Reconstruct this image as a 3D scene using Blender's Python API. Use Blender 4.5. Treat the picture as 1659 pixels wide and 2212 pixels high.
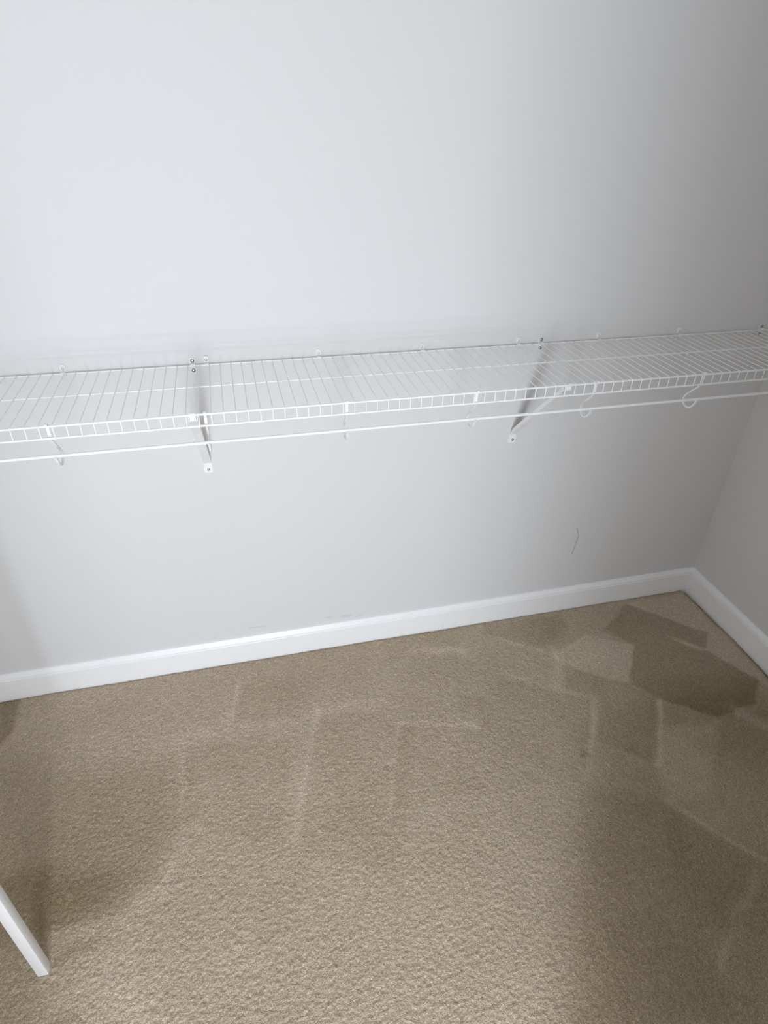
import bpy, bmesh, math
import numpy as np
from mathutils import Matrix, Vector

for o in list(bpy.data.objects):
    bpy.data.objects.remove(o)
SC = bpy.context.scene
COL = SC.collection

# ------------------------------------------------------------------ camera
cam = bpy.data.cameras.new('camera')
cam_o = bpy.data.objects.new('camera', cam)
COL.objects.link(cam_o)
cam.sensor_fit = 'HORIZONTAL'
cam.sensor_width = 36.0
cam.lens = 28.818
cam.clip_start = 0.02
ROT = ((0.970489, 0.115454, -0.211711),
       (-0.240277, 0.53741, -0.808367),
       (0.020446, 0.835381, 0.549291))
cam_o.matrix_world = Matrix.Translation((0.10565, -1.53648, 1.57155)) @ Matrix(ROT).to_4x4()
SC.camera = cam_o

# ------------------------------------------------------------------ light
SC.view_settings.view_transform = 'Standard'
SC.view_settings.look = 'None'
SC.view_settings.gamma = 1.0
SC.view_settings.use_curve_mapping = False
SC.view_settings.exposure = 0.0
SC.cycles.max_bounces = 10
SC.cycles.diffuse_bounces = 5

world = bpy.data.worlds.new('bedroom_daylight')
SC.world = world
world.use_nodes = True
wb = world.node_tree.nodes['Background']
wb.inputs[0].default_value = (1.0, 0.985, 0.975, 1)
wb.inputs[1].default_value = 1.60


def area(name, loc, rot, sx, sy, power, col):
    l = bpy.data.lights.new(name, 'AREA')
    l.shape = 'RECTANGLE'
    l.size, l.size_y = sx, sy
    l.energy = power
    l.color = col
    o = bpy.data.objects.new(name, l)
    COL.objects.link(o)
    o.location = loc
    o.rotation_euler = rot
    return o


# bedroom window and an added broad fill lamp beyond the closet doorway, behind the camera, and the sunlit patch on the bedroom floor
area('bedroom_window_light', (-0.17, -3.15, 0.78), (math.radians(90), 0, 0), 0.34, 1.10, 15.5, (0.77, 0.875, 1.0))
area('bedroom_fill_light', (0.03, -2.60, 1.12), (math.radians(76), 0, 0), 0.50, 1.60, 33, (0.83, 0.91, 1.0))
area('sunlit_floor_light', (-0.17, -4.30, 0.02), (math.radians(180), 0, 0), 0.35, 0.30, 30, (1.0, 0.96, 0.90))

# ------------------------------------------------------------------ dimensions
IN = 0.0254
XL, XR = -0.747, 1.7625          # left / right wall
YF = -1.78                       # closet front wall (with the doorway)
ZC = 2.44
DX0, DX1, DZ = -0.30, 0.41, 2.04  # doorway
ZS = 1.0319                      # shelf height (front/back rail centre)
DEP = 0.3046
LIP = 0.026
YB = 0.0081
TB, HB = 0.0143, 0.0985          # baseboard thickness / height
RR, RW, RM, RROD = 0.0026, 0.00108, 0.0021, 0.0037


# ------------------------------------------------------------------ helpers
def link(o, parent=None):
    COL.objects.link(o)
    if parent is not None:
        o.parent = parent
    return o


def mesh_obj(name, bm, mat, parent=None, smooth=None):
    me = bpy.data.meshes.new(name)
    bmesh.ops.recalc_face_normals(bm, faces=bm.faces)
    bm.to_mesh(me)
    bm.free()
    me.materials.append(mat)
    if smooth is not None:
        me.shade_smooth()
        me.set_sharp_from_angle(angle=math.radians(smooth))
    return link(bpy.data.objects.new(name, me), parent)


def thing(name, label, cat, loc=(0, 0, 0), group=None):
    o = bpy.data.objects.new(name, None)
    o.empty_display_size = 0.02
    o.location = loc
    link(o)
    return tag(o, label, cat, group)


def tag(o, label, cat, group=None):
    o['label'] = label
    o['category'] = cat
    if group:
        o['group'] = group
    return o


def struct(o, label=None):
    o['kind'] = 'structure'
    if label:
        o['label'] = label
    return o


def box(bm, x0, x1, y0, y1, z0, z1, bevel=0.0, seg=2):
    m = bmesh.ops.create_cube(bm, size=1.0)
    vs = m['verts']
    for v in vs:
        v.co = Vector((x0 + (v.co.x + .5) * (x1 - x0), y0 + (v.co.y + .5) * (y1 - y0), z0 + (v.co.z + .5) * (z1 - z0)))
    if bevel:
        es = list({e for v in vs for e in v.link_edges})
        bmesh.ops.bevel(bm, geom=es, offset=bevel, segments=seg, affect='EDGES', profile=0.5)


def tube(bm, pts, r, n=8, rad=None):
    """sweep a circle along a polyline (rad: optional radius per point)"""
    pts = [Vector(p) for p in pts]
    rings = []
    ref = None
    for i, p in enumerate(pts):
        a = (p - pts[i - 1]).normalized() if i else None
        b = (pts[i + 1] - p).normalized() if i < len(pts) - 1 else None
        t = (a + b).normalized() if a and b else (a or b)
        if ref is None:
            ref = Vector((1, 0, 0)) if abs(t.x) < .8 else Vector((0, 0, 1))
        u = (ref - t * ref.dot(t)).normalized()
        w = t.cross(u)
        ref = u
        k = 1.0
        if a and b:
            k = 1.0 / max(.5, math.cos(a.angle(b) / 2))
        rr = rad[i] if rad else r
        ring = []
        for j in range(n):
            an = 2 * math.pi * j / n
            ring.append(bm.verts.new(p + u * math.cos(an) * rr + w * math.sin(an) * rr * (k if False else 1)))
        rings.append(ring)
    for i in range(len(rings) - 1):
        for j in range(n):
            bm.faces.new((rings[i][j], rings[i][(j + 1) % n], rings[i + 1][(j + 1) % n], rings[i + 1][j]))
    bm.faces.new(rings[0][::-1])
    bm.faces.new(rings[-1])


def prism(bm, poly, axis, a0, a1):
    """extrude a closed 2D polygon along an axis ('x': poly is (y,z); 'y': poly is (x,z))"""
    mk = {'x': lambda p, a: (a, p[0], p[1]), 'y': lambda p, a: (p[0], a, p[1]), 'z': lambda p, a: (p[0], p[1], a)}[axis]
    A = [bm.verts.new(mk(p, a0)) for p in poly]
    B = [bm.verts.new(mk(p, a1)) for p in poly]
    n = len(poly)
    bm.faces.new(A)
    bm.faces.new(B[::-1])
    for i in range(n):
        bm.faces.new((A[i], B[i], B[(i + 1) % n], A[(i + 1) % n]))


# ------------------------------------------------------------------ materials
def new_mat(name):
    m = bpy.data.materials.new(name)
    m.use_nodes = True
    nt = m.node_tree
    return m, nt, nt.nodes['Principled BSDF']


def N(nt, typ, **kw):
    n = nt.nodes.new(typ)
    for k, v in kw.items():
        setattr(n, k, v)
    return n


def simple(name, col, rough, metal=0.0, bump=0.0, scale=600, spec=0.5):
    m, nt, b = new_mat(name)
    b.inputs['Roughness'].default_value = rough
    b.inputs['Metallic'].default_value = metal
    b.inputs['Specular IOR Level'].default_value = spec
    tc = N(nt, 'ShaderNodeTexCoord')
    no = N(nt, 'ShaderNodeTexNoise')
    no.inputs['Scale'].default_value = scale
    no.inputs['Detail'].default_value = 3
    nt.links.new(tc.outputs['Object'], no.inputs['Vector'])
    mx = N(nt, 'ShaderNodeMix', data_type='RGBA')
    mx.inputs['A'].default_value = (*[c * .97 for c in col], 1)
    mx.inputs['B'].default_value = (*[min(1, c * 1.03) for c in col], 1)
    nt.links.new(no.outputs['Fac'], mx.inputs['Factor'])
    nt.links.new(mx.outputs['Result'], b.inputs['Base Color'])
    if bump:
        bp = N(nt, 'ShaderNodeBump')
        bp.inputs['Strength'].default_value = bump
        bp.inputs['Distance'].default_value = 0.001
        nt.links.new(no.outputs['Fac'], bp.inputs['Height'])
        nt.links.new(bp.outputs['Normal'], b.inputs['Normal'])
    return m


def wall_material(name, marks):
    """painted drywall; marks: (x0,z0,x1,z1,width,strength,colour) scuffs that sit on the paint"""
    m, nt, b = new_mat(name)
    b.inputs['Roughness'].default_value = 0.62
    b.inputs['Specular IOR Level'].default_value = 0.25
    tc = N(nt, 'ShaderNodeTexCoord')
    pos = tc.outputs['Object']
    big = N(nt, 'ShaderNodeTexNoise')
    big.inputs['Scale'].default_value = 2.2
    big.inputs['Detail'].default_value = 2
    nt.links.new(pos, big.inputs['Vector'])
    mx = N(nt, 'ShaderNodeMix', data_type='RGBA')
    mx.inputs['A'].default_value = (0.735, 0.730, 0.730, 1)
    mx.inputs['B'].default_value = (0.750, 0.747, 0.749, 1)
    nt.links.new(big.outputs['Fac'], mx.inputs['Factor'])
    cur = mx.outputs['Result']
    if marks:
        wob = N(nt, 'ShaderNodeTexNoise')
        wob.inputs['Scale'].default_value = 55
        wob.inputs['Detail'].default_value = 4
        nt.links.new(pos, wob.inputs['Vector'])
        sub = N(nt, 'ShaderNodeVectorMath', operation='SUBTRACT')
        sub.inputs[1].default_value = (.5, .5, .5)
        nt.links.new(wob.outputs['Color'], sub.inputs[0])
        scl = N(nt, 'ShaderNodeVectorMath', operation='SCALE')
        scl.inputs['Scale'].default_value = 0.004
        nt.links.new(sub.outputs[0], scl.inputs[0])
        add = N(nt, 'ShaderNodeVectorMath', operation='ADD')
        nt.links.new(pos, add.inputs[0])
        nt.links.new(scl.outputs[0], add.inputs[1])
        for (x0, z0, x1, z1, w, st, c) in marks:
            a = Vector((x0, 0, z0))
            d = Vector((x1 - x0, 0, z1 - z0))
            s = N(nt, 'ShaderNodeVectorMath', operation='SUBTRACT')
            s.inputs[1].default_value = a
            nt.links.new(add.outputs[0], s.inputs[0])
            dt = N(nt, 'ShaderNodeVectorMath', operation='DOT_PRODUCT')
            dt.inputs[1].default_value = d / d.length_squared
            nt.links.new(s.outputs[0], dt.inputs[0])
            cl = N(nt, 'ShaderNodeClamp')
            nt.links.new(dt.outputs['Value'], cl.inputs['Value'])
            sc = N(nt, 'ShaderNodeVectorMath', operation='SCALE')
            sc.inputs[0].default_value = d
            nt.links.new(cl.outputs[0], sc.inputs['Scale'])
            ds = N(nt, 'ShaderNodeVectorMath', operation='DISTANCE')
            nt.links.new(s.outputs[0], ds.inputs[0])
            nt.links.new(sc.outputs[0], ds.inputs[1])
            mr = N(nt, 'ShaderNodeMapRange', interpolation_type='SMOOTHSTEP')
            mr.inputs['From Min'].default_value = w * .25
            mr.inputs['From Max'].default_value = w
            mr.inputs['To Min'].default_value = st
            mr.inputs['To Max'].default_value = 0
            nt.links.new(ds.outputs['Value'], mr.inputs['Value'])
            mm = N(nt, 'ShaderNodeMix', data_type='RGBA')
            mm.inputs['B'].default_value = (*c, 1)
            nt.links.new(mr.outputs[0], mm.inputs['Factor'])
            nt.links.new(cur, mm.inputs['A'])
            cur = mm.outputs['Result']
    nt.links.new(cur, b.inputs['Base Color'])
    no = N(nt, 'ShaderNodeTexNoise')
    no.inputs['Scale'].default_value = 260
    no.inputs['Detail'].default_value = 3
    nt.links.new(pos, no.inputs['Vector'])
    bp = N(nt, 'ShaderNodeBump')
    bp.inputs['Strength'].default_value = 0.06
    bp.inputs['Distance'].default_value = 0.001
    nt.links.new(no.outputs['Fac'], bp.inputs['Height'])
    nt.links.new(bp.outputs['Normal'], b.inputs['Normal'])
    return m


TAN, GREY = (0.40, 0.31, 0.20), (0.30, 0.30, 0.28)
M_WALL_BACK = wall_material('painted_drywall_scuffed', [
    (1.203, .366, 1.211, .341, .0030, .60, GREY),
    (1.211, .341, 1.217, .328, .0030, .40, TAN),
    (1.217, .328, 1.207, .252, .0038, .55, TAN),
    (.060, .133, .112, .130, .0040, .22, GREY),
    (.318, .126, .330, .124, .0050, .25, GREY),
    (.372, .121, .396, .119, .0080, .22, GREY),
    (.425, .113, .440, .112, .0040, .20, GREY)])
M_WALL = wall_material('painted_drywall', [])
M_CEIL = simple('ceiling_paint', (0.88, 0.88, 0.88), 0.8, bump=.1, scale=180)
M_TRIM = simple('semi_gloss_trim_paint', (0.95, 0.95, 0.96), 0.35, scale=40)
M_WIRE = simple('white_epoxy_coating', (0.90, 0.90, 0.905), 0.30, scale=300)
M_PLASTIC = simple('white_plastic', (0.84, 0.84, 0.84), 0.42, scale=300)
M_STEEL = simple('zinc_screw', (0.42, 0.42, 0.42), 0.32, metal=1.0, scale=900)
M_PIN = simple('pale_pin', (0.72, 0.72, 0.73), 0.25, metal=0.6, scale=900)
M_POST = simple('white_lacquer', (0.86, 0.86, 0.87), 0.40, scale=120)


def carpet_material():
    m, nt, b = new_mat('beige_cut_pile_carpet')
    b.inputs['Roughness'].default_value = 0.95
    b.inputs['Specular IOR Level'].default_value = 0.08
    b.inputs['Sheen Weight'].default_value = 0.12
    b.inputs['Sheen Roughness'].default_value = 0.6
    tc = N(nt, 'ShaderNodeTexCoord')
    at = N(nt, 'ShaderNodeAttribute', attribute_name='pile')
    n1 = N(nt, 'ShaderNodeTexNoise')
    n1.inputs['Scale'].default_value = 330
    n1.inputs['Detail'].default_value = 4
    n1.inputs['Roughness'].default_value = 0.65
    nt.links.new(tc.outputs['Object'], n1.inputs['Vector'])
    ramp = N(nt, 'ShaderNodeValToRGB')
    e = ramp.color_ramp.elements
    e[0].position, e[0].color = 0.30, (0.350, 0.268, 0.180, 1)
    e[1].position, e[1].color = 0.70, (0.83, 0.69, 0.515, 1)
    nt.links.new(n1.outputs['Fac'], ramp.inputs['Fac'])
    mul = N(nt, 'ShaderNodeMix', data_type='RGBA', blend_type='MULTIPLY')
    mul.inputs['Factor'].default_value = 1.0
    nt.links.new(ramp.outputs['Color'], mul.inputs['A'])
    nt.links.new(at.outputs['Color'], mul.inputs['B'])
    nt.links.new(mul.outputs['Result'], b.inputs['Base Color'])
    bp = N(nt, 'ShaderNodeBump')
    bp.inputs['Strength'].default_value = 1.0
    bp.inputs['Distance'].default_value = 0.0030
    n2 = N(nt, 'ShaderNodeTexNoise')
    n2.inputs['Scale'].default_value = 210
    n2.inputs['Detail'].default_value = 2
    n2.inputs['Distortion'].default_value = 0.8
    nt.links.new(tc.outputs['Object'], n2.inputs['Vector'])
    ad = N(nt, 'ShaderNodeMath', operation='MULTIPLY_ADD')
    ad.inputs[1].default_value = 1.6
    nt.links.new(n2.outputs['Fac'], ad.inputs[0])
    nt.links.new(n1.outputs['Fac'], ad.inputs[2])
    nt.links.new(ad.outputs[0], bp.inputs['Height'])
    nt.links.new(bp.outputs['Normal'], b.inputs['Normal'])
    return m


M_CARPET = carpet_material()

# ------------------------------------------------------------------ room shell
def plain(name, mat, *boxes):
    bm = bmesh.new()
    for bx in boxes:
        box(bm, *bx)
    return struct(mesh_obj(name, bm, mat))


T = 0.11
plain('wall_back', M_WALL_BACK, (XL - T, XR + T, 0, T, 0, ZC))
plain('wall_right', M_WALL, (XR, XR + T, YF - T, 0, 0, ZC))
plain('wall_left', M_WALL, (XL - T, XL, YF - T, 0, 0, ZC))
bm = bmesh.new()
prism(bm, [(XL, 0), (DX0, 0), (DX0, DZ), (DX1, DZ), (DX1, 0), (XR, 0), (XR, ZC), (XL, ZC)], 'y', YF - T, YF)
struct(mesh_obj('wall_front', bm, M_WALL))
plain('ceiling', M_CEIL, (XL - T, XR + T, YF - T, T, ZC, ZC + .1))

# carpet: real pile relief on a 3 mm grid, its colour holds vacuum marks and broad painted shade
POLYS = [
    (-0.08, .16, [(1.30, -0.44), (1.70, -0.44), (1.76, -0.60), (1.76, -0.85), (1.50, -0.90), (1.36, -0.70)]),  # soft shade painted in below the dark right patch
    (-0.17, .16, [(1.016, -0.564), (0.929, -0.684), (0.786, -0.917), (0.611, -1.205), (1.175, -1.341), (1.867, -0.692), (1.647, -0.53), (1.347, -0.442)]),  # light falloff over the right floor, painted into the colour
    (-0.07, .05, [(0.929, -0.684), (0.786, -0.917), (0.611, -1.205), (1.129, -1.33), (1.553, -0.914), (1.271, -0.962), (1.119, -0.792)]),
    (-0.17, .10, [(-0.877, -0.126), (-0.471, -0.313), (-0.175, -0.351), (-0.164, -0.563), (-0.222, -0.732), (-0.376, -0.783), (-0.42, -0.853), (-0.386, -0.993), (-0.621, -0.936)]),  # dimmer left floor, shade painted into the colour
    (-0.17, .010, [(1.461, -0.042), (1.305, -0.154), (1.37, -0.246), (1.255, -0.391), (1.294, -0.43), (1.316, -0.474), (1.458, -0.58), (1.605, -0.559), (1.691, -0.481), (1.606, -0.322), (1.672, -0.249)]),
    (0.13, .010, [(1.23, -0.155), (1.37, -0.246), (1.255, -0.391), (1.156, -0.333), (1.079, -0.268), (1.06, -0.22)]),
    (0.10, .012, [(1.724, -0.032), (1.461, -0.042), (1.672, -0.249), (1.606, -0.322), (1.691, -0.481), (1.698, -0.513), (1.736, -0.471), (1.743, -0.158)]),
    (-0.08, .014, [(1.092, -0.277), (1.251, -0.39), (1.3, -0.421), (1.31, -0.482), (1.167, -0.679), (1.037, -0.569), (1.118, -0.428), (1.031, -0.36)]),
    (-0.05, .05, [(1.123, -0.786), (1.253, -0.982), (1.081, -1.092), (0.992, -0.983)]),
    (0.10, .03, [(1.251, -0.568), (1.446, -0.595), (1.24, -0.806), (1.129, -0.787), (1.167, -0.679)]),
    (-0.06, .02, [(-0.157, -0.316), (0.141, -0.361), (0.114, -0.59), (0.048, -0.662), (-0.152, -0.553)]),
    (-0.26, .014, [(-0.763, 0.004), (-0.657, -0.021), (-0.651, -0.145), (-0.676, -0.196), (-0.708, -0.212)]),
    (-0.12, .06, [(-0.63, -0.559), (-0.281, -0.642), (-0.322, -0.708), (-0.386, -0.748), (-0.464, -0.767), (-0.588, -0.718)]),
    (-0.12, .02, [(-0.43, -0.775), (-0.337, -0.788), (-0.344, -0.807), (-0.412, -0.798)]),
    (-0.12, .02, [(-0.402, -0.902), (-0.354, -0.914), (-0.348, -0.939), (-0.398, -0.927)]),
    (-0.05, .02, [(0.02, -0.099), (0.241, -0.149), (0.223, -0.269), (0.142, -0.29), (-0.016, -0.275)]),
    (-0.05, .02, [(0.249, -0.292), (0.532, -0.367), (0.429, -0.65), (0.342, -0.812), (0.127, -0.681)]),
    (-0.05, .02, [(0.468, -0.387), (0.699, -0.449), (0.85, -0.268), (1.104, -0.425), (0.947, -0.673), (0.755, -0.657), (0.381, -0.639)]),
    (-0.08, .03, [(0.693, -0.321), (0.776, -0.331), (0.745, -0.407), (0.678, -0.382)]),
    (-0.14, .015, [(0.968, -0.59), (0.998, -0.597), (0.986, -0.618), (0.959, -0.611)]),
    (-0.10, .025, [(0.879, -0.028), (1.192, -0.035), (1.184, -0.121), (1.059, -0.187), (0.87, -0.074)]),
]
STREAKS = [
    (0.12, 0.009, [(0.862, -0.261), (0.996, -0.347), (1.113, -0.422), (1.026, -0.567), (0.941, -0.672)]),
    (0.11, 0.009, [(0.472, -0.37), (0.594, -0.407), (0.709, -0.442)]),
    (0.10, 0.006, [(0.469, -0.387), (0.413, -0.541), (0.364, -0.674)]),
    (0.13, 0.009, [(0.904, -0.1), (1.046, -0.195)]),
    (0.22, 0.009, [(1.525, -0.24), (1.602, -0.321)]),
    (0.11, 0.009, [(1.125, -0.783), (1.265, -0.985)]),
    (0.08, 0.012, [(1.265, -0.985), (1.148, -1.057), (1.044, -1.123), (0.991, -1.165)]),
    (0.12, 0.02, [(1.519, -0.558), (1.575, -0.651)]),
    (0.14, 0.008, [(1.32, -0.475), (1.17, -0.68)]),
    (0.1, 0.02, [(1.086, -0.204), (1.017, -0.347)]),
    (0.12, 0.02, [(0.612, -0.097), (0.769, -0.132)]),
    (0.08, 0.007, [(-0.164, -0.282), (-0.16, -0.576)]),
    (0.06, 0.022, [(-0.164, -0.274), (0.004, -0.28), (0.142, -0.294), (0.237, -0.272), (0.449, -0.284)]),
    (0.08, 0.007, [(0.01, -0.087), (-0.03, -0.28)]),
    (0.07, 0.009, [(0.241, -0.273), (0.189, -0.413), (0.117, -0.672)]),
    (0.13, 0.025, [(-0.431, -0.77), (-0.327, -0.747), (-0.207, -0.714)]),
    (0.07, 0.04, [(-0.3, -0.856), (-0.237, -0.934)]),
    (0.1, 0.02, [(-0.207, -0.714), (-0.168, -0.611)]),
]


def seg_dist(X, Y, a, b):
    ax, ay = a
    dx, dy = b[0] - ax, b[1] - ay
    t = np.clip(((X - ax) * dx + (Y - ay) * dy) / (dx * dx + dy * dy + 1e-12), 0, 1)
    return np.hypot(X - ax - t * dx, Y - ay - t * dy)


def inside(X, Y, poly):
    r = np.zeros(X.shape, bool)
    n = len(poly)
    for i in range(n):
        (x0, y0), (x1, y1) = poly[i], poly[(i + 1) % n]
        if y0 == y1:
            continue
        c = ((y0 > Y) != (y1 > Y)) & (X < (x1 - x0) * (Y - y0) / (y1 - y0) + x0)
        r ^= c
    return r


def build_carpet():
    st = 0.0026
    x0, x1, y0, y1 = XL, XR, -1.36, 0.0
    nx, ny = int(round((x1 - x0) / st)) + 1, int(round((y1 - y0) / st)) + 1
    xs, ys = np.linspace(x0, x1, nx), np.linspace(y0, y1, ny)
    X, Y = np.meshgrid(xs, ys)
    rng = np.random.default_rng(7)
    fx, fy = np.meshgrid(np.fft.fftfreq(nx, st), np.fft.fftfreq(ny, st))

    def field(lx, ly, sharp=False):
        F = np.fft.fft2(rng.standard_normal((ny, nx)))
        k = np.exp(-2 * (np.pi ** 2) * ((fx * lx) ** 2 + (fy * ly) ** 2))
        f = np.fft.ifft2(F * k).real
        return f / f.std()

    h = .00080 * field(.0020, .0016) + .00035 * field(.0008, .0008) + .0005 * field(.05, .05)
    # the pile dips into the gap along the walls
    wob = 1 + .35 * field(.05, .05)
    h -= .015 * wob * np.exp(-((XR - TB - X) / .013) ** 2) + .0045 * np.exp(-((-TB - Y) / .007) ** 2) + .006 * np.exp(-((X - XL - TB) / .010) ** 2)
    # pile tone: vacuum marks, plus shade painted in by the broad polys
    wx, wy = .0022 * field(.02, .02), .0022 * field(.02, .02)
    Xw, Yw = X + wx, Y + wy
    g = 0.022 * field(.06, .05) + 0.02 * field(.16, .12) + .006 * field(.015, .012)
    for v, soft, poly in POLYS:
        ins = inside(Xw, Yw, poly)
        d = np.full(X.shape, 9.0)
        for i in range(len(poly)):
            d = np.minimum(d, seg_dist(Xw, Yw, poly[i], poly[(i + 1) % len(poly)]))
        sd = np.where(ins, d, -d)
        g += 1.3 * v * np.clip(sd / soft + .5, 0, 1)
    for v, w, pl in STREAKS:
        d = np.full(X.shape, 9.0)
        for i in range(len(pl) - 1):
            d = np.minimum(d, seg_dist(Xw, Yw, pl[i], pl[i + 1]))
        g += 1.35 * v * np.exp(-(d / w) ** 2) * (1 + .35 * field(.02, .02))
    g += .03 * np.clip(field(.0024, .0018), -2, 2)
    # contact shadow along the baseboards, painted into the carpet colour
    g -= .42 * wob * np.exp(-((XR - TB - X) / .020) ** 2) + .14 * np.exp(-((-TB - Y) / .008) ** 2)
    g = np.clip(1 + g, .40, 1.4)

    verts = np.stack([X, Y, h], -1).reshape(-1, 3)
    idx = np.arange(nx * ny).reshape(ny, nx)
    quads = np.stack([idx[:-1, :-1], idx[:-1, 1:], idx[1:, 1:], idx[1:, :-1]], -1).reshape(-1, 4)
    # bedroom floor outside the doorway
    o = len(verts)
    ext = np.array([(-3, y0, .0004), (3, y0, .0004), (3, -4.8, .0004), (-3, -4.8, .0004)])
    verts = np.vstack([verts, ext])
    quads = np.vstack([quads, [[o + 3, o + 2, o + 1, o]]])
    me = bpy.data.meshes.new('floor')
    me.vertices.add(len(verts))
    me.vertices.foreach_set('co', verts.astype(np.float32).ravel())
    me.loops.add(quads.size)
    me.loops.foreach_set('vertex_index', quads.astype(np.int32).ravel())
    me.polygons.add(len(quads))
    me.polygons.foreach_set('loop_start', np.arange(0, quads.size, 4, dtype=np.int32))
    me.update(calc_edges=True)
    me.validate()
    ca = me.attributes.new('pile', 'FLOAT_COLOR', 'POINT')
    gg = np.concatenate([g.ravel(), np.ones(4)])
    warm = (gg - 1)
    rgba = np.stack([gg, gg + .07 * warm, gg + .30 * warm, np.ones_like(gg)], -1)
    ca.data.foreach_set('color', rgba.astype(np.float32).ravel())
    me.materials.append(M_CARPET)
    me.shade_smooth()
    return struct(link(bpy.data.objects.new('floor', me)))


build_carpet()

# baseboards: flat face, small bead and eased top
PROF = [(0, -.024), (TB, -.024), (TB, .0765), (TB - .0006, .0775), (TB - .0026, .0785), (TB - .0026, .0800),
        (TB - .0012, .0815), (TB - .0012, .0845), (TB - .0030, .0880), (TB - .0062, .0920), (TB - .0085, .0955), (TB - .0095, HB - .0008), (TB - .0105, HB), (0, HB)]


def baseboard(name, path):
    """path: list of (x, y, inward offset direction) stations; profile thickness runs along the offset"""
    bm = bmesh.new()
    rings = []
    for (x, y, dx, dy) in path:
        rings.append([bm.verts.new((x + dx * t, y + dy * t, z)) for t, z in PROF])
    n = len(PROF)
    for a, b in zip(rings, rings[1:]):
        for i in range(n):
            bm.faces.new((a[i], a[(i + 1) % n], b[(i + 1) % n], b[i]))
    bm.faces.new(rings[0])
    bm.faces.new(rings[-1][::-1])
    return struct(mesh_obj(name, bm, M_TRIM, smooth=25))


baseboard('baseboard_back', [(XL, 0, 1, -1), (XR, 0, -1, -1)])
baseboard('baseboard_right', [(XR, 0, -1, -1), (XR, YF, -1, 0)])
baseboard('baseboard_left', [(XL, 0, 1, -1), (XL, YF, 1, 0)])

# ------------------------------------------------------------------ wire shelf
XS0, XS1 = XL + .012, XR - .010
shelf = thing('wire_shelf', 'long white coated wire shelf running along the back wall above the hanging rod', 'shelf', (0, 0, ZS))


def rail(name, y, z, r):
    bm = bmesh.new()
    tube(bm, [(XS0, y, z), (XS1, y, z)], r, 10)
    o = mesh_obj(name, bm, M_WIRE, shelf, smooth=60)
    return o


rail('back_rail', -YB, 0, RM)
rail('middle_rail', -.1501, 0, RM)
rail('front_rail', -DEP, 0, RR)
rail('lip_rail', -DEP, -LIP, RR)
zt = RR + RW - .0002
yf = -DEP - RR - RW + .0002
bm = bmesh.new()
path = [(0, -.0083, RM + RW - .0012), (0, -.0140, zt - .0004)]
path += [(0, yf + .004, zt)]
for k in range(1, 5):
    a = math.radians(90 * k / 4)
    path.append((0, yf + .004 - .004 * math.sin(a), zt - .004 + .004 * math.cos(a)))
path += [(0, yf, -LIP - RR * .4)]
tube(bm, path, RW, 6)
w0 = mesh_obj('deck_wire', bm, M_WIRE, shelf, smooth=60)
n0 = math.ceil((XS0 + .004) / IN)
n1 = math.floor((XS1 - .004) / IN)
w0.location.x = n0 * IN
for n in range(n0 + 1, n1 + 1):
    c = w0.copy()
    COL.objects.link(c)
    c.parent = shelf
    c.location.x = n * IN

# hanging rod
YROD, ZROD = -.3025, .9652
bm = bmesh.new()
tube(bm, [(XS0 + .004, YROD, ZROD), (XS1 - .002, YROD, ZROD)], RROD, 12)
tag(mesh_obj('hanging_rod', bm, M_WIRE, smooth=60), 'long thin white hanging rod carried below the front lip of the wire shelf', 'rod')


# rod hooks: clip on the lip, arm sweeping back behind the rod and cupping it from below
def catmull(P, k=5):
    P = [Vector(p) for p in P]
    Q = [P[0] * 2 - P[1]] + P + [P[-1] * 2 - P[-2]]
    out = []
    for i in range(1, len(Q) - 2):
        for j in range(k):
            t = j / k
            a, b, c, d = Q[i - 1], Q[i], Q[i + 1], Q[i + 2]
            out.append(.5 * ((2 * b) + (c - a) * t + (2 * a - 5 * b + 4 * c - d) * t * t + (3 * b - a - 3 * c + d) * t ** 3))
    out.append(P[-1])
    return out


def strap(bm, pts, w, th):
    """flat strap in the yz plane: pts (y,z), width w along x, thickness th"""
    L, Rr = [], []
    for i, p in enumerate(pts):
        a = pts[max(0, i - 1)]
        b = pts[min(len(pts) - 1, i + 1)]
        t = (b - a).normalized()
        n = Vector((-t.y, t.x))
        L.append(p + n * th / 2)
        Rr.append(p - n * th / 2)
    rings = []
    for l, r in zip(L, Rr):
        c = w * .22
        rings.append([bm.verts.new(q) for q in ((-w / 2, l.x, l.y), (w / 2, l.x, l.y), (w / 2, r.x, r.y), (-w / 2, r.x, r.y))])
    for a, b in zip(rings, rings[1:]):
        for i in range(4):
            bm.faces.new((a[i], a[(i + 1) % 4], b[(i + 1) % 4], b[i]))
    bm.faces.new(rings[0][::-1])
    bm.faces.new(rings[-1])


V2 = lambda *p: [Vector(q) for q in p]


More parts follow.
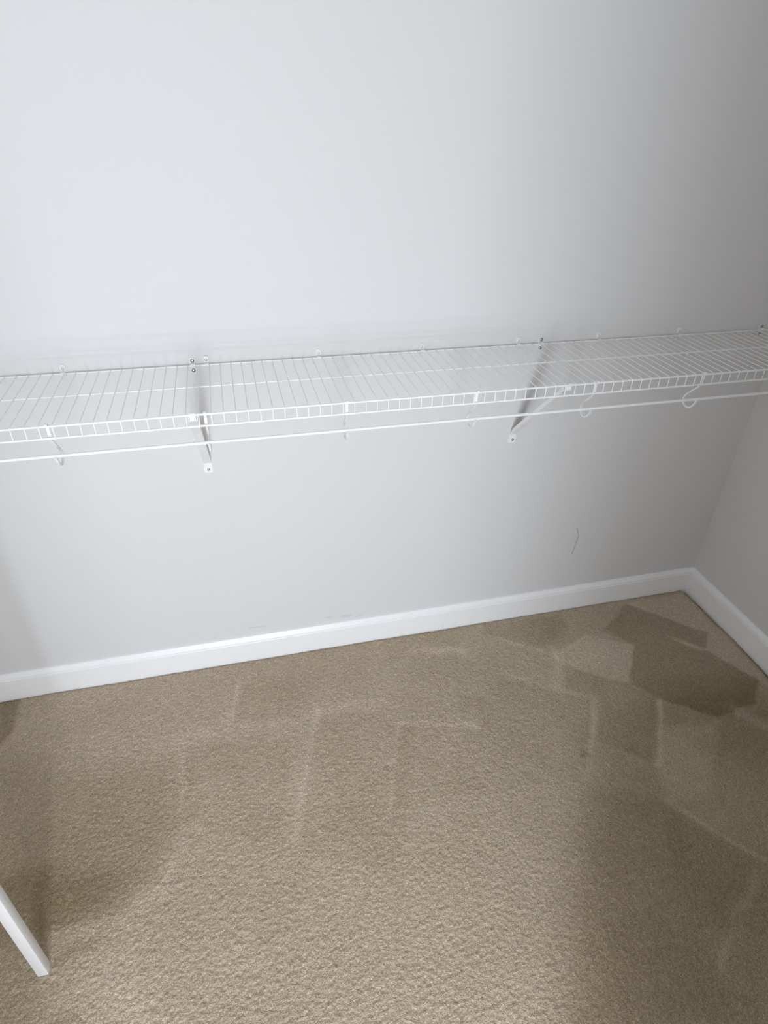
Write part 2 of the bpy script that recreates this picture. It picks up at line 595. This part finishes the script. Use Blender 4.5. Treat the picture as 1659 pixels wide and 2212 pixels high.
def make_hook(x, label):
    t = thing('rod_hook', label, 'hook', (x, -DEP, ZS), 'plastic hooks carrying the hanging rod')
    o = Vector((-DEP, ZS))
    if not HOOK:
        bm = bmesh.new()
        arm = catmull(V2((-.3005, 1.0025), (-.290, .990), (-.274, .974), (-.2615, .9600), (-.2568, .9480), (-.2610, .9390), (-.2740, .9335), (-.2880, .9370), (-.2985, .9480), (-.3035, .9590)), 4)
        strap(bm, [p - o for p in arm], .0044, .0034)
        HOOK['arm'] = mesh_obj('arm', bm, M_PLASTIC, t, smooth=50)
        bm = bmesh.new()
        clip = V2((-.3086, 1.0330), (-.3078, 1.0358), (-.3045, 1.0368), (-.3012, 1.0350), (-.3003, 1.0290), (-.3003, 1.0180), (-.3004, 1.0090), (-.3004, 1.0020))
        strap(bm, [p - o for p in catmull(clip, 3)], .0058, .0020)
        HOOK['clip'] = mesh_obj('lip_clip', bm, M_WIRE, t, smooth=50)
        bm = bmesh.new()
        cup = [Vector((YROD + .0052 * math.cos(a), ZROD + .0052 * math.sin(a))) for a in [math.radians(q) for q in range(190, 351, 20)]]
        strap(bm, [p - o for p in cup], .0060, .0026)
        HOOK['cup'] = mesh_obj('rod_cup', bm, M_PLASTIC, t, smooth=50)
    else:
        for k in HOOK:
            c = HOOK[k].copy()
            COL.objects.link(c)
            c.parent = t


HOOK = {}
for x, lab in [(-.265, 'white plastic rod hook nearest the left edge of the photo'),
               (.038, 'white plastic rod hook right beside the left diagonal bracket'),
               (.339, 'white plastic rod hook in mid span, first right of the left bracket'),
               (.643, 'white plastic rod hook in mid span, first left of the right bracket'),
               (.948, 'white plastic rod hook just right of the right diagonal bracket'),
               (1.248, 'white plastic rod hook nearest the right corner of the closet')]:
    make_hook(x, lab)


# wall clips on the back rail
def round_plate(bm, w, z0, z1, y0, y1, seg=8, both=False):
    r = w / 2
    pts = []
    if both:
        pts += [(r * math.cos(math.radians(a)), z0 + r + r * math.sin(math.radians(a))) for a in np.linspace(180, 360, seg + 1)]
    else:
        pts += [(-r, z0), (r, z0)]
    pts += [(r * math.cos(math.radians(a)), z1 - r + r * math.sin(math.radians(a))) for a in np.linspace(0, 180, seg + 1)]
    prism(bm, pts, 'y', y0, y1)


def screw_mesh(r, y0, y1):
    bm = bmesh.new()
    n = 14
    prof = [(y0, r), (y0 - (y0 - y1) * .45, r), (y1 + (y0 - y1) * .15, r * .72), (y1, r * .35)]
    rings = [[bm.verts.new((q * math.cos(2 * math.pi * i / n), y, q * math.sin(2 * math.pi * i / n))) for i in range(n)] for y, q in prof]
    for a, b in zip(rings, rings[1:]):
        for i in range(n):
            bm.faces.new((a[i], a[(i + 1) % n], b[(i + 1) % n], b[i]))
    bm.faces.new(rings[-1])
    bm.faces.new(rings[0][::-1])
    # recessed drive slot rim
    return bm


CLIP = {}


def make_clip(x, label):
    t = thing('wall_clip', label, 'clip', (x, 0, ZS), 'small white clips holding the back rail to the wall')
    if not CLIP:
        bm = bmesh.new()
        round_plate(bm, .0125, .0030, .0215, 0, -.0042)
        bmesh.ops.bevel(bm, geom=[e for e in bm.edges if all(v.co.y < -.004 for v in e.verts)], offset=.001, segments=2, affect='EDGES')
        CLIP['p'] = mesh_obj('clip_body', bm, M_PLASTIC, t, smooth=40)
        bm = bmesh.new()
        jaw = [Vector((-YB + .0038 * math.cos(math.radians(a)), .0038 * math.sin(math.radians(a)))) for a in range(100, 331, 23)]
        strap(bm, jaw, .0105, .0026)
        CLIP['j'] = mesh_obj('rail_jaw', bm, M_PLASTIC, t, smooth=50)
        CLIP['s'] = mesh_obj('pin', screw_mesh(.0032, -.0040, -.0058), M_PIN, t, smooth=50)
        CLIP['s'].location.z = .0110
    else:
        for k in CLIP:
            c = CLIP[k].copy()
            COL.objects.link(c)
            c.parent = t


for x, lab in [(-.283, 'small white wall clip on the back rail, leftmost in the photo'),
               (.044, 'small white wall clip next to the two-screw anchor above the left bracket'),
               (.323, 'small white wall clip, first one right of the left bracket'),
               (.600, 'small white wall clip midway between the two brackets'),
               (.878, 'small white wall clip just left of the right two-screw anchor'),
               (1.124, 'small white wall clip, first one right of the right bracket'),
               (1.388, 'small white wall clip in the shade, nearest the right corner')]:
    make_clip(x, lab)

ANC = {}


def make_anchor(x, label):
    t = thing('wall_anchor', label, 'anchor', (x, 0, ZS), 'two-screw anchors on the back rail')
    if not ANC:
        bm = bmesh.new()
        round_plate(bm, .0135, -.0205, .0190, 0, -.0034, both=True)
        ANC['p'] = mesh_obj('anchor_plate', bm, M_PLASTIC, t, smooth=40)
        bm = bmesh.new()
        jaw = [Vector((-YB + .0040 * math.cos(math.radians(a)), .0040 * math.sin(math.radians(a)))) for a in range(60, 331, 27)]
        strap(bm, jaw, .0120, .0028)
        ANC['j'] = mesh_obj('rail_jaw', bm, M_PLASTIC, t, smooth=50)
        ANC['s'] = mesh_obj('screw', screw_mesh(.0049, -.0032, -.0062), M_STEEL, t, smooth=50)
        ANC['s'].location.z = .0112
        s2 = ANC['s'].copy()
        COL.objects.link(s2)
        s2.parent = t
        s2.location.z = -.0134
        ANC['s2'] = s2
    else:
        for k in ANC:
            c = ANC[k].copy()
            COL.objects.link(c)
            c.parent = t


for x, lab in [(.011, 'white two-screw wall anchor on the back rail above the left bracket'),
               (.947, 'white two-screw wall anchor on the back rail above the right bracket'),
               (1.676, 'white two-screw wall anchor in the dark right corner of the closet')]:
    make_anchor(x, lab)


# diagonal brackets
def make_bracket(x, skew, label):
    t = thing('shelf_bracket', label, 'bracket', (x, 0, 0), 'diagonal brackets under the wire shelf')
    # channel brace: web faces down and out, two side flanges turned towards the wall
    A, B = Vector((-.0035, .757)), Vector((-.2985, 1.0165))
    d = (B - A).normalized()
    nrm = Vector((-d.y, d.x))        # towards the shelf / wall side
    if nrm.y < 0:
        nrm = -nrm
    W, H, th = .0195, .0105, .0016
    sec = [(-W / 2, 0), (W / 2, 0), (W / 2, H), (W / 2 - th, H), (W / 2 - th, th), (-W / 2 + th, th), (-W / 2 + th, H), (-W / 2, H)]
    bm = bmesh.new()
    rings = []
    K = [(0, .25), (.05, .8), (.10, 1), (.9, 1), (.96, 1.05), (1, 1.05)]
    for s, hs in K:
        c = A.lerp(B, s)
        ring = []
        for sx, sh in sec:
            q = c + nrm * (sh if sh <= th else max(th * 1.01, sh * hs))
            ring.append(bm.verts.new((sx + skew * s, q.x, q.y)))
        rings.append(ring)
    n = len(sec)
    for a, b in zip(rings, rings[1:]):
        for i in range(n):
            bm.faces.new((a[i], a[(i + 1) % n], b[(i + 1) % n], b[i]))
    bm.faces.new(rings[0][::-1])
    bm.faces.new(rings[-1])
    mesh_obj('brace', bm, M_WIRE, t, smooth=30)
    bm = bmesh.new()
    prism(bm, [(-.0108, .7265), (.0108, .7265), (.0108, .752), (.0085, .760), (-.0085, .760), (-.0108, .752)], 'y', 0, -.0022)
    mesh_obj('foot_plate', bm, M_WIRE, t, smooth=30)
    s = mesh_obj('screw', screw_mesh(.0038, -.0020, -.0048), M_STEEL, t, smooth=50)
    s.location = (.0005, 0, .7375)
    # end tab: rises inside the lip and curls over the front rail
    bm = bmesh.new()
    tab = V2((-.2992, 1.0190), (-.2994, 1.0290), (-.3004, 1.0342), (-.3030, 1.0362), (-.3060, 1.0362), (-.3085, 1.0342), (-.3090, 1.0318))
    strap(bm, tab, .0120, .0012)
    o = mesh_obj('lip_tab', bm, M_WIRE, t, smooth=40)
    o.location.x = skew


make_bracket(.0095, .003, 'white diagonal shelf bracket left of centre with a steel screw in its foot')
make_bracket(.9045, -.0278, 'white diagonal shelf bracket near the right end, casting a shadow on the wall')

# ------------------------------------------------------------------ slim white post at the left
bm = bmesh.new()
box(bm, -.451, -.4285, -.829, -.8065, -.002, ZC, bevel=.0025)
tag(mesh_obj('square_post', bm, M_POST, smooth=40), 'slim square white post standing on the carpet at the lower left', 'post')
